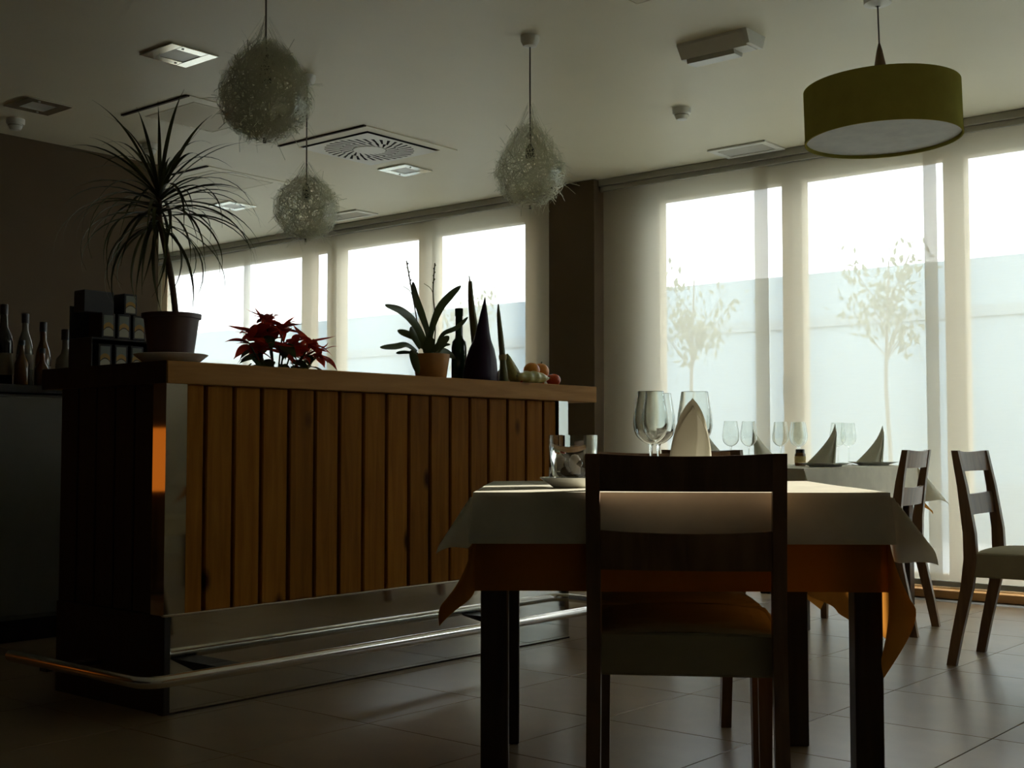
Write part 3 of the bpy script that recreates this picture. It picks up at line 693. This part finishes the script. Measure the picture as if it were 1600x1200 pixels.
for pts, w, dx in (([(515, 900), (505, 720), (450, 550), (395, 400), (372, 280)], .030, .0), ([(510, 900), (525, 690), (585, 490), (670, 360), (755, 262)], .033, .03), ([(490, 900), (440, 760), (335, 625), (210, 550), (65, 530)], .036, .05),
                   ([(480, 900), (420, 680), (360, 580), (308, 502)], .017, -.04), ([(440, 860), (350, 775), (262, 698)], .032, .06), ([(470, 820), (400, 745), (315, 708)], .03, -.05), ([(575, 850), (625, 715), (735, 645), (822, 542)], .02, .03),
                   ([(570, 905), (650, 858), (740, 868), (838, 908)], .034, -.05), ([(410, 890), (310, 838), (205, 862), (70, 886)], .026, .02), ([(400, 900), (345, 905), (335, 990), (330, 1095)], .034, .06),
                   ([(550, 880), (590, 800), (632, 738)], .032, .04), ([(420, 905), (330, 900), (275, 912)], .014, -.03), ([(600, 880), (640, 815), (675, 805)], .012, .02),
                   ([(480, 900), (470, 830), (470, 770)], .04, .05), ([(540, 900), (530, 830), (515, 760)], .04, -.04), ([(510, 900), (500, 840), (490, 800)], .045, .02)):
    path = cv(pts); strap(path, w, [dx * k / (len(path) - 1) for k in range(len(path))])
for pts in ([(465, 860), (420, 600), (385, 400), (330, 95)], [(575, 860), (587, 600), (565, 350), (580, 75)]):
    q = [(-.01, y, z) for y, z in cv(pts)]
    st = MB().tube(smooth_path(q, 6), .0026, 6).build('flower_stalk', M['stem'], oc, True)
    for k in range(6):
        p = Vector(q[2]).lerp(Vector(q[3]), .3 + .7 * k / 6); s_ = 1 if k % 2 else -1
        MB().tube([p[:], (p.x, p.y + s_ * .006, p.z + .008)], [.0018, .003], 5).build('bud', M['stem'], st, True)
    p = Vector(q[2]); MB().tube(smooth_path([p[:], (p.x + .01, p.y - .03, p.z + .02), (p.x, p.y - .055, p.z + .035)], 4), .0013, 5).build('twig', M['stem'], st, True)

bottle('wine_bottle', -3.735, 4.085, BT, [(0, .004), (.03, 0), (.034, .005), (.034, .16), (.031, .185), (.019, .2), (.0165, .215), (.016, .315), (.0175, .32), (.0175, .33), (0, .33)], 'greenglass', (.0185, .3, .335), 'dark green wine bottle behind the purple aubergine', 'bottles on the bar', capmat='greenglass')

au = empty('aubergine', (-3.60, 4.085, BT)); tag(au, 'big dark purple aubergine standing upright with a long pointed neck', 'vegetable')
def aub(u, v):
    a = 2 * PI * u; z = v
    P = [(0, .088), (.03, .091), (.1, .080), (.15, .064), (.185, .046), (.22, .036), (.30, .020), (.355, .007), (.375, .001)]
    zz = z * .375
    for (z0, r0), (z1, r1) in zip(P[:-1], P[1:]):
        if z0 <= zz <= z1: r = r0 + (r1 - r0) * (zz - z0) / (z1 - z0); break
    return (r * math.cos(a) * .7, r * math.sin(a) + .02 * v - .012 * (1 - v), zz)
MB().grid(aub, 28, 30).build('skin', M['aubergine'], au, True)
MB().lathe([(0, 0), (.055, .001)], 20).build('underside', M['aubergine'], au)
def spike(name, mat, loc, pts, rad, label, cat, tip=None):
    e = empty(name, loc); tag(e, label, cat, 'tall pointed vegetables on the bar')
    MB().tube(smooth_path(pts, 5), [rad[min(i // 5, len(rad) - 1)] + (rad[min(i // 5 + 1, len(rad) - 1)] - rad[min(i // 5, len(rad) - 1)]) * (i % 5) / 5 for i in range((len(pts) - 1) * 5 + 1)], 12).build('stalk', M[mat], e, True)
    if tip: MB().tube(tip, [.0035, .002], 6).build('tip', M['stem'], e, True)
    return e
s1 = spike('leek', 'leek', (-3.69, 4.17, BT), [(0, 0, .0), (0, -.015, .12), (0, -.035, .25), (0, -.055, .36), (0, -.062, .455)], [.026, .02, .019, .014, .0085], 'tallest dark leek leaning behind the aubergine', 'vegetable', [(0, -.062, .45), (0, -.07, .478)])
s2 = spike('leek', 'leek', (-3.60, 4.235, BT), [(0, 0, .0), (0, -.008, .10), (0, -.022, .2), (0, -.036, .3), (0, -.04, .355)], [.024, .014, .013, .009, .002], 'short pointed leek right of the aubergine', 'vegetable')
MB().lathe([(.0155, .105), (.018, .112), (.018, .124), (.0155, .131)], 14, 0, -.009).build('straw_tie', M['straw'], s2, True)
def blob(name, loc, prof, mat, label, sx=1, rot=(0, 0, 0), group='vegetables at the far end of the bar', cat='vegetable', stalk=None):
    e = empty(name, loc); tag(e, label, cat, group); e.rotation_euler = rot
    o = MB().lathe(prof, 26).build('skin', M[mat], e, True); o.scale = (1, sx, 1)
    if stalk: MB().tube(stalk, [.004, .003], 6).build('stalk', M['stem'], e, True)
    return e
def sph(r, sq=1.0, n=12): return [(max(.0003, r * math.sin(PI * k / n)), r * sq - r * sq * math.cos(PI * k / n)) for k in range(n + 1)]
blob('onion', (-3.68, 4.33, BT), [(.002, 0), (.03, .004), (.04, .03), (.036, .055), (.018, .078), (.008, .1), (.005, .125)], 'onion', 'pale onion glinting behind the gourd')
g = blob('green_squash', (-3.605, 4.315, BT + .034), [(.003, -.03), (.022, -.025), (.03, 0), (.026, .035), (.018, .07), (.01, .1), (.004, .115)], 'gourd', 'green tapering squash leaning on the short leek', rot=(math.radians(28), 0, 0))
# knobbly gourd lying down
kg = empty('knobbly_gourd', (-3.545, 4.37, BT)); tag(kg, 'long pale knobbly gourd lying along the counter edge', 'vegetable', 'vegetables at the far end of the bar')
def knob(u, v):
    a = 2 * PI * u; y = -.11 + .22 * v; r = .028 * math.sin(PI * min(.985, max(.015, v))) ** .45 * (1 + .16 * math.sin(v * 26) * (0.6 + .4 * math.cos(3 * a)))
    return (r * math.cos(a), y, .0325 + r * math.sin(a))
MB().grid(knob, 20, 44).build('skin', M['gourd'], kg, True)
MB().tube([(0, .105, .033), (.003, .122, .036)], [.006, .004], 7).build('stalk', M['stem'], kg, True)
blob('orange', (-3.62, 4.455, BT + .034), sph(.0385, .95), 'orange', 'left orange on top of the fruit pile')
blob('orange', (-3.64, 4.545, BT + .032), sph(.0405, .95), 'orange', 'right orange on top of the fruit pile', stalk=[(0, .005, .077), (0, .012, .084)])
blob('tomato', (-3.575, 4.56, BT), sph(.034, .86), 'tomato', 'red tomato at the right end of the fruit pile')
blob('tomato', (-3.64, 4.40, BT), sph(.030, .9), 'tomato', 'small red tomato half hidden behind the gourd')
blob('tomato', (-3.615, 4.505, BT), sph(.024, .75), 'tomato', 'small red tomato under the two oranges')

# ------------------------------------------------------------------ furniture
def make_chair():
    t = empty('dining_chair')
    W = .2185
    for s in (-1, 1):
        # rear post: foot, knee at seat level, raked top, one swept section
        yk = [(0, -.285, .036), (.12, -.262, .04), (.30, -.222, .046), (.42, -.205, .05), (.52, -.208, .047), (.70, -.232, .036), (.845, -.258, .026)]
        m = MB(); v = []; f = []; n = len(yk)
        x0, x1 = (W - .031, W) if s > 0 else (-W, -W + .031)
        for z, y, d in yk: v += [(x0, y - d / 2, z), (x1, y - d / 2, z), (x1, y + d / 2, z), (x0, y + d / 2, z)]
        for i in range(n - 1):
            for k in range(4): f.append((4 * i + k, 4 * i + (k + 1) % 4, 4 * i + 4 + (k + 1) % 4, 4 * i + 4 + k))
        f += [(3, 2, 1, 0), (4 * n - 4, 4 * n - 3, 4 * n - 2, 4 * n - 1)]
        m.add(v, f).build('rear_post', M['chairwood'], t)
        xs = s * .2065
        lg = MB().add([(xs + a * q * .5, .262 + b * q * .5, z) for z, q in ((.0, .026), (.004, .03), (.375, .038)) for a, b in ((-1, -1), (1, -1), (1, 1), (-1, 1))],
                      [(4 * i + k, 4 * i + (k + 1) % 4, 4 * i + 4 + (k + 1) % 4, 4 * i + 4 + k) for i in range(2) for k in range(4)] + [(3, 2, 1, 0), (8, 9, 10, 11)]).build('front_leg', M['chairwood'], t)
    def rail(z0, z1, nm):
        m = MB(); v = []; nseg = 12
        def yc(z): return -.205 - .053 * ((z - .42) / .425) ** 1.3
        for i in range(nseg + 1):
            x = -W + .031 + (2 * W - .062) * i / nseg; b = -.016 * (1 - (x / (W - .031)) ** 2)
            dz = .006 * (1 - (x / (W - .031)) ** 2)
            for z, d in ((z0, -1), (z1 - dz, -1), (z1 - dz, 1), (z0, 1)): v.append((x, yc(z) + b + d * .009, z))
        f = [(4 * i + k, 4 * i + (k + 1) % 4, 4 * i + 4 + (k + 1) % 4, 4 * i + 4 + k) for i in range(nseg) for k in range(4)] + [(3, 2, 1, 0), (4 * nseg, 4 * nseg + 1, 4 * nseg + 2, 4 * nseg + 3)]
        m.add(v, f).build(nm, M['chairwood'], t)
    rail(.762, .845, 'top_slat'); rail(.588, .675, 'lower_slat')
    m = MB()
    def seat(u, v):
        x = -W + .004 + u * (2 * W - .008); y = -.195 + v * .485
        return (x, y, .455 - .012 * (abs(2 * u - 1) ** 4) - .012 * abs(2 * v - 1) ** 6 + .006 * (1 - (2 * u - 1) ** 2))
    m.grid(seat, 16, 16)
    m.box(-W + .004, W - .004, -.195, .29, .350, .446, .006)
    m.build('seat', M['seat'], t, False)
    return t
chair0 = make_chair()
G = 'slat-back dining chairs'
CH = [((-1.609, 2.556), 33, 'dark slat-back chair in the foreground with its back to the viewer'),
      ((-1.976, 3.054), 219, 'dark slat-back chair on the far side of the foreground table'),
      ((-1.595, 5.146), -86, 'empty slat-back chair at the right picture edge by the blinds'),
      ((-2.575, 5.69), 98, 'slat-back chair tucked in at the right side of the window table'),
      ((-3.16, 5.435), 0, 'slat-back chair at the near end of the window table, mostly hidden'),
      ((-.52, 4.30), 20, 'slat-back chair at the table out past the right picture edge')]
for i, (p, a, lab) in enumerate(CH):
    c = chair0 if i == 0 else copy_tree(chair0)
    c.location = (p[0], p[1], 0); c.rotation_euler = (0, 0, math.radians(a)); tag(c, lab, 'chair', G)

def make_cloth(name, hx, hy, ov, ztop, gap, bm_, mat, seed, flare=.05, wave=.006, swirl=.0, lean=None, tight=0):
    """hx,hy table half size; ov = overhang (-x,+x,-y,+y); bm_ = corner flare angle"""
    rnd = random.Random(seed); ph = [rnd.uniform(0, 6) for _ in range(8)]
    hx += gap; hy += gap
    def axis(h, a, b, st=.0105):
        n1 = max(4, round(a / st)); n2 = max(8, round(2 * h / .045)); n3 = max(4, round(b / st))
        return [-h - a + a * i / n1 for i in range(n1)] + [-h + 2 * h * i / n2 for i in range(n2)] + [h + b * i / n3 for i in range(n3 + 1)]
    U = axis(hx, ov[0], ov[1]); V = axis(hy, ov[2], ov[3])
    def pt(u, v):
        cu = max(-hx, min(hx, u)); cv = max(-hy, min(hy, v)); du = abs(u - cu); dv = abs(v - cv); su = 1 if u > 0 else -1; sv = 1 if v > 0 else -1
        if du < 1e-6 and dv < 1e-6: return (u, v, ztop + .0008 * math.sin(9 * u + ph[0]) * math.sin(8 * v + ph[1]))
        if dv < 1e-6:
            e = 1 - (abs(cv) / hy) ** 4
            o = du * flare + wave * math.sin(11 * v + ph[2]) * e * du / .15
            return (cu + su * max(.001, o), v, ztop - du * .995)
        if du < 1e-6:
            e = 1 - (abs(cu) / hx) ** 4
            o = dv * flare + wave * math.sin(11 * u + ph[3]) * e * dv / .15
            return (u, cv + sv * max(.001, o), ztop - dv * .995)
        r = math.hypot(du, dv); th = math.atan2(dv, du)
        kr = min(1, r / tight) ** 1.5 if tight else 1
        b = bm_ * kr * math.sin(2 * th) ** .9; al = PI / 2 - th + swirl * kr * math.sin(4 * th)
        x = math.sin(b) * math.cos(al) + flare * math.cos(th) ** 2; y = math.sin(b) * math.sin(al) + flare * math.sin(th) ** 2
        dn = math.sqrt(max(.05, 1 - min(.95, x * x + y * y)))
        lx, ly = (lean or {}).get((su, sv), (0, 0)); q = math.sin(2 * th) * (r / .4) ** 3
        return (cu + su * r * x + lx * q, cv + sv * r * y + ly * q, ztop - r * dn)
    nu, nv = len(U), len(V)
    vv = [pt(u, v) for v in V for u in U]
    ff = [(j * nu + i, j * nu + i + 1, (j + 1) * nu + i + 1, (j + 1) * nu + i) for j in range(nv - 1) for i in range(nu - 1)]
    return MB().add(vv, ff).mesh(name, mat, True)

def table(loc, rz, hx, hy, ov_o, ov_w, labs, seed, lean=None):
    t = empty('dining_table', (loc[0], loc[1], 0), rz); tag(t, labs[0], 'table', 'cloth-covered dining tables')
    MB().box(-hx, hx, -hy, hy, .73, .752, .002).build('table_top', M['wenge'], t)
    MB().box(-hx + .03, hx - .03, -hy + .02, hy - .02, .655, .73).build('apron', M['wenge'], t)
    for sx in (-1, 1):
        for sy in (-1, 1):
            x, y = sx * (hx - .035), sy * (hy - .035)
            MB().box(x - .031, x + .031, y - .031, y + .031, 0, .73, .003).build('leg', M['wenge'], t)
    o = place('tablecloth', make_cloth('tablecloth', hx, hy, ov_o, .7545, .003, math.radians(20), M['cloth_o'], seed, .02, .006, .3, lean, .26), None, (loc[0], loc[1], 0), (0, 0, rz)); tag(o, labs[1], 'tablecloth', 'orange under-cloths')
    w = place('tablecloth', make_cloth('tablecloth', hx, hy, ov_w, .758, .012, math.radians(36), M['cloth_w'], seed + 1, .08, .004), None, (loc[0], loc[1], 0), (0, 0, rz)); tag(w, labs[2], 'tablecloth', 'white top cloths')
    return t
TB = .7595
NT = (-1.795, 2.750); NR = math.radians(38)
table(NT, NR, .452, .452, (.215, .33, .218, .25), (.125, .155, .115, .135), ('dark square dining table in the foreground under two cloths', 'orange under-cloth hanging low on the foreground table', 'white top cloth on the foreground table'), 11, {(1, -1): (-.12, -.07)})
T2 = (-3.18, 6.015)
table(T2, 0, .46, .655, (.2, .2, .2, .2), (.17, .2, .17, .2), ('long dining table by the blinds under white cloth', 'orange under-cloth on the window table', 'white top cloth on the window table, corner hanging at right'), 21)
T3 = (-.78, 5.16)
table(T3, 0, .45, .46, (.2, .2, .2, .2), (.14, .14, .14, .14), ('square dining table out past the right picture edge', 'orange under-cloth on the table past the right edge', 'white top cloth on the table past the right edge'), 31)

def on(T, rz, u, v): return (T[0] + u * math.cos(rz) - v * math.sin(rz), T[1] + u * math.sin(rz) + v * math.cos(rz))
# plates
plate_prof = [(0, .004), (.075, .004), (.085, .006), (.132, .018), (.134, .0195), (.13, .0195), (.084, .010), (.0, .008)]
pme = MB().lathe([(0, 0), (.08, 0), (.082, .004)] + plate_prof[2:], 48).mesh('dinner_plate', M['china'], True)
def plate(p, label):
    o = place('dinner_plate', pme, None, (p[0], p[1], TB)); tag(o, label, 'plate', 'dinner plates on the tables')
# standing napkins: a rolled cone pressed to a point, one face with a fold
def napkin_mesh():
    m = MB()
    def fn(u, v):
        a = 2 * PI * u
        lx = .10 * (1 - v) ** 1.7 + .05 * (1 - v) + .001; t = .053 * (1 - v ** 3.6) ** .75 * (1 - .12 * v) + .0008
        ca, sa = math.cos(a), math.sin(a)
        cxx = .5 * (1 + ca)                      # 0 at the tail, 1 at the upright edge
        taper = (.25 + .75 * min(1, cxx * 1.6)) ** .8
        return (.045 + .008 * v - lx * (1 - cxx), t * sa * taper, .198 * v + .012 * v * cxx)
    m.grid(fn, 36, 26)
    return m.mesh('napkin', M['napkin'], True)
def flap_mesh():
    m = MB()
    def fn(u, v):
        a = PI * (.06 + .88 * u) - PI / 2
        t = .055 * (1 - v ** 3.6) ** .75 * (1 - .12 * v) + .001
        return (.047 + .008 * v - .028 * (1 - math.cos(a)) * (1 - v) + .0015, t * math.sin(a) * .96, .19 * v * (1 - .1 * abs(2 * u - 1)) + .004)
    m.grid(fn, 16, 18); return m.mesh('folded_flap', M['napkin'], True)
nme, fme = napkin_mesh(), flap_mesh()
def napkin(p, rz, label, s=1):
    e = empty('folded_napkin', (p[0], p[1], TB + .0085), rz); tag(e, label, 'napkin', 'standing folded napkins'); e.scale = (s, s, s)
    place('cone', nme, e); place('folded_flap', fme, e)
# wine glass
wg = empty('wine_glass')
MB().lathe([(0.0003, .0), (.036, 0), (.037, .0015), (.012, .005), (.0045, .012), (.0038, .05), (.0042, .098), (.007, .1055), (.0003, .1055)], 32).build('stem_and_foot', M['glass'], wg, True)
bowl = [(.0003, .106), (.008, .1065), (.022, .112), (.038, .128), (.0445, .15), (.0445, .175), (.040, .205), (.0345, .24)]
bw = [(max(.0003, p.x), p.y) for p in smooth_path([(r, z, 0) for r, z in bowl], 4)]
MB().lathe(bw + [(.0337, .2405)] + [(max(.0003, r - .0013), z + .0016) for r, z in bw[::-1][1:-1]] + [(.0003, .1085)], 48).build('bowl', M['glass'], wg, True)
WG = []
def glass(p, label, s=1.0, group='wine glasses'):
    g = wg if not WG else copy_tree(wg)
    WG.append(g); g.location = (p[0], p[1], TB); g.scale = (s, s, s); tag(g, label, 'wine glass', group)
plate(on(NT, NR, .045, -.20), 'dinner plate under the napkin on the foreground table')
napkin(on(NT, NR, .045, -.20), NR - 1.45, 'ivory napkin folded to a point on the foreground table')
glass(on(NT, NR, -.03, .0), 'front left wine glass on the foreground table', 1.02)
glass(on(NT, NR, .0, .13), 'wine glass just behind the front left one on the foreground table', 1.02)
glass(on(NT, NR, .088, .03), 'wine glass partly hidden by the pointed napkin on the foreground table', 1.02)
# saucer and glass with pebbles and a candle
cp = on(NT, NR, -.235, -.15)
e = empty('candle_dish', (cp[0], cp[1], TB), NR); tag(e, 'shallow pale dish under the pebble glass', 'dish')
MB().lathe([(0, 0), (.05, 0), (.056, .004), (.082, .022), (.083, .0245), (.079, .0245), (.054, .008), (0, .006)], 40).build('dish', M['china'], e, True)
e = empty('pebble_glass', (cp[0], cp[1], TB + .0075), NR); tag(e, 'straight clear glass holding pebbles and a candle', 'candle holder')
MB().lathe([(0, 0), (.048, 0), (.049, .003), (.0605, .018), (.0605, .122), (.058, .122), (.058, .02), (.047, .009), (.0003, .009)], 44).build('glass', M['glass'], e, True)
rnd = random.Random(8)
for k in range(11):
    a = k * 2.4; r = .032 * ((k % 4) / 3) ** .5; z = .022 + .016 * (k // 4)
    o = MB().lathe(sph(.0145, 1, 8), 12).build('pebble', M['stone'], e, True, (r * math.cos(a), r * math.sin(a), z - .012), (rnd.uniform(-.4, .4), rnd.uniform(-.4, .4), 0)); o.scale = (1.1, .9, .8)
MB().lathe([(0, .03), (.014, .03), (.014, .066), (.008, .075), (0, .077)], 18, .004, -.022).build('candle', M['wax'], e, True)
MB().lathe([(0, .04), (.012, .04), (.013, .07), (0, .078)], 14, -.03, .01).build('candle', M['wax'], e, True)
# window table settings
for p, r, lab in (((-2.85, 5.86), 2.35, 'front right place of the window table'), ((-2.86, 6.46), 2.35, 'back right place of the window table'), ((-3.46, 5.80), 5.3, 'front left place of the window table'), ((-3.45, 6.32), 5.3, 'back left place of the window table')):
    plate(p, 'dinner plate at the ' + lab); napkin(p, r - 1.65, 'pointed ivory napkin at the ' + lab, 1.0)
for p, lab in (((-3.30, 5.70), 'left wine glass of the leftmost pair on the window table'), ((-3.245, 5.79), 'right wine glass of the leftmost pair on the window table'), ((-3.20, 6.05), 'wine glass in front of the dark jar on the window table'),
               ((-3.15, 6.15), 'wine glass just right of the dark jar on the window table'), ((-3.20, 6.27), 'farthest of the middle wine glasses on the window table'), ((-3.07, 6.47), 'left wine glass between the two right napkins'), ((-3.06, 6.585), 'right wine glass between the two right napkins')):
    glass(p, lab, .97)
e = empty('dark_jar', (-3.06, 6.0, TB)); tag(e, 'small dark jar among the glasses on the window table', 'jar'); e.scale = (.8, .8, .85)
MB().lathe([(0, 0), (.034, 0), (.036, .004), (.036, .07), (.03, .08), (0, .08)], 24).build('body', M['amber'], e, True)
MB().lathe([(0, .08), (.03, .08), (.03, .1), (.027, .103), (0, .103)], 24).build('lid', M['blackglass'], e, True)
MB().lathe([(.0365, .02), (.0365, .06)], 24).build('label', M['straw'], e, True)
for p, lab in (((-.78, 4.87), 'near'), ((-.78, 5.45), 'far')):
    plate(p, 'dinner plate at the %s place past the right edge' % lab); napkin(p, 0, 'pointed napkin at the %s place past the right edge' % lab)

# unseen lamp added so an orange glow mirrors in the bar's steel corner
e = empty('added_lamp', (-6.4, .41, 0)); tag(e, 'unseen added lamp whose orange glow is mirrored in the bar corner', 'lamp')
MB().lathe([(0, 0), (.13, 0), (.13, .015), (.012, .02), (.012, .60), (0, .60)], 28).build('stand', M['blackwood'], e, True)
MB().lathe([(.0, .60), (.13, .60), (.13, .97), (0, .97)], 32).build('shade', M['lampglow'], e, True)
# unseen cabinet added by the uncovered last window to keep sun off the floor
e = empty('sun_block_cabinet', (-.05, 6.72, 0)); tag(e, 'tall dark cabinet added out of view to block low sun from the floor', 'cabinet')
MB().box(-.68, .68, -.16, .16, .06, 1.72, .004).build('body', M['wenge'], e)
MB().box(-.64, .64, -.13, .13, 0, .06).build('plinth', M['blackwood'], e)
for k in (-1, 1):
    d = MB().box(min(k * .005, k * .67), max(k * .005, k * .67), -.18, -.16, .08, 1.70, .003).build('door', M['wenge'], e)
    MB().box(min(k * .03, k * .045), max(k * .03, k * .045), -.2, -.18, .7, .95, .003).build('handle', M['alu'], d)
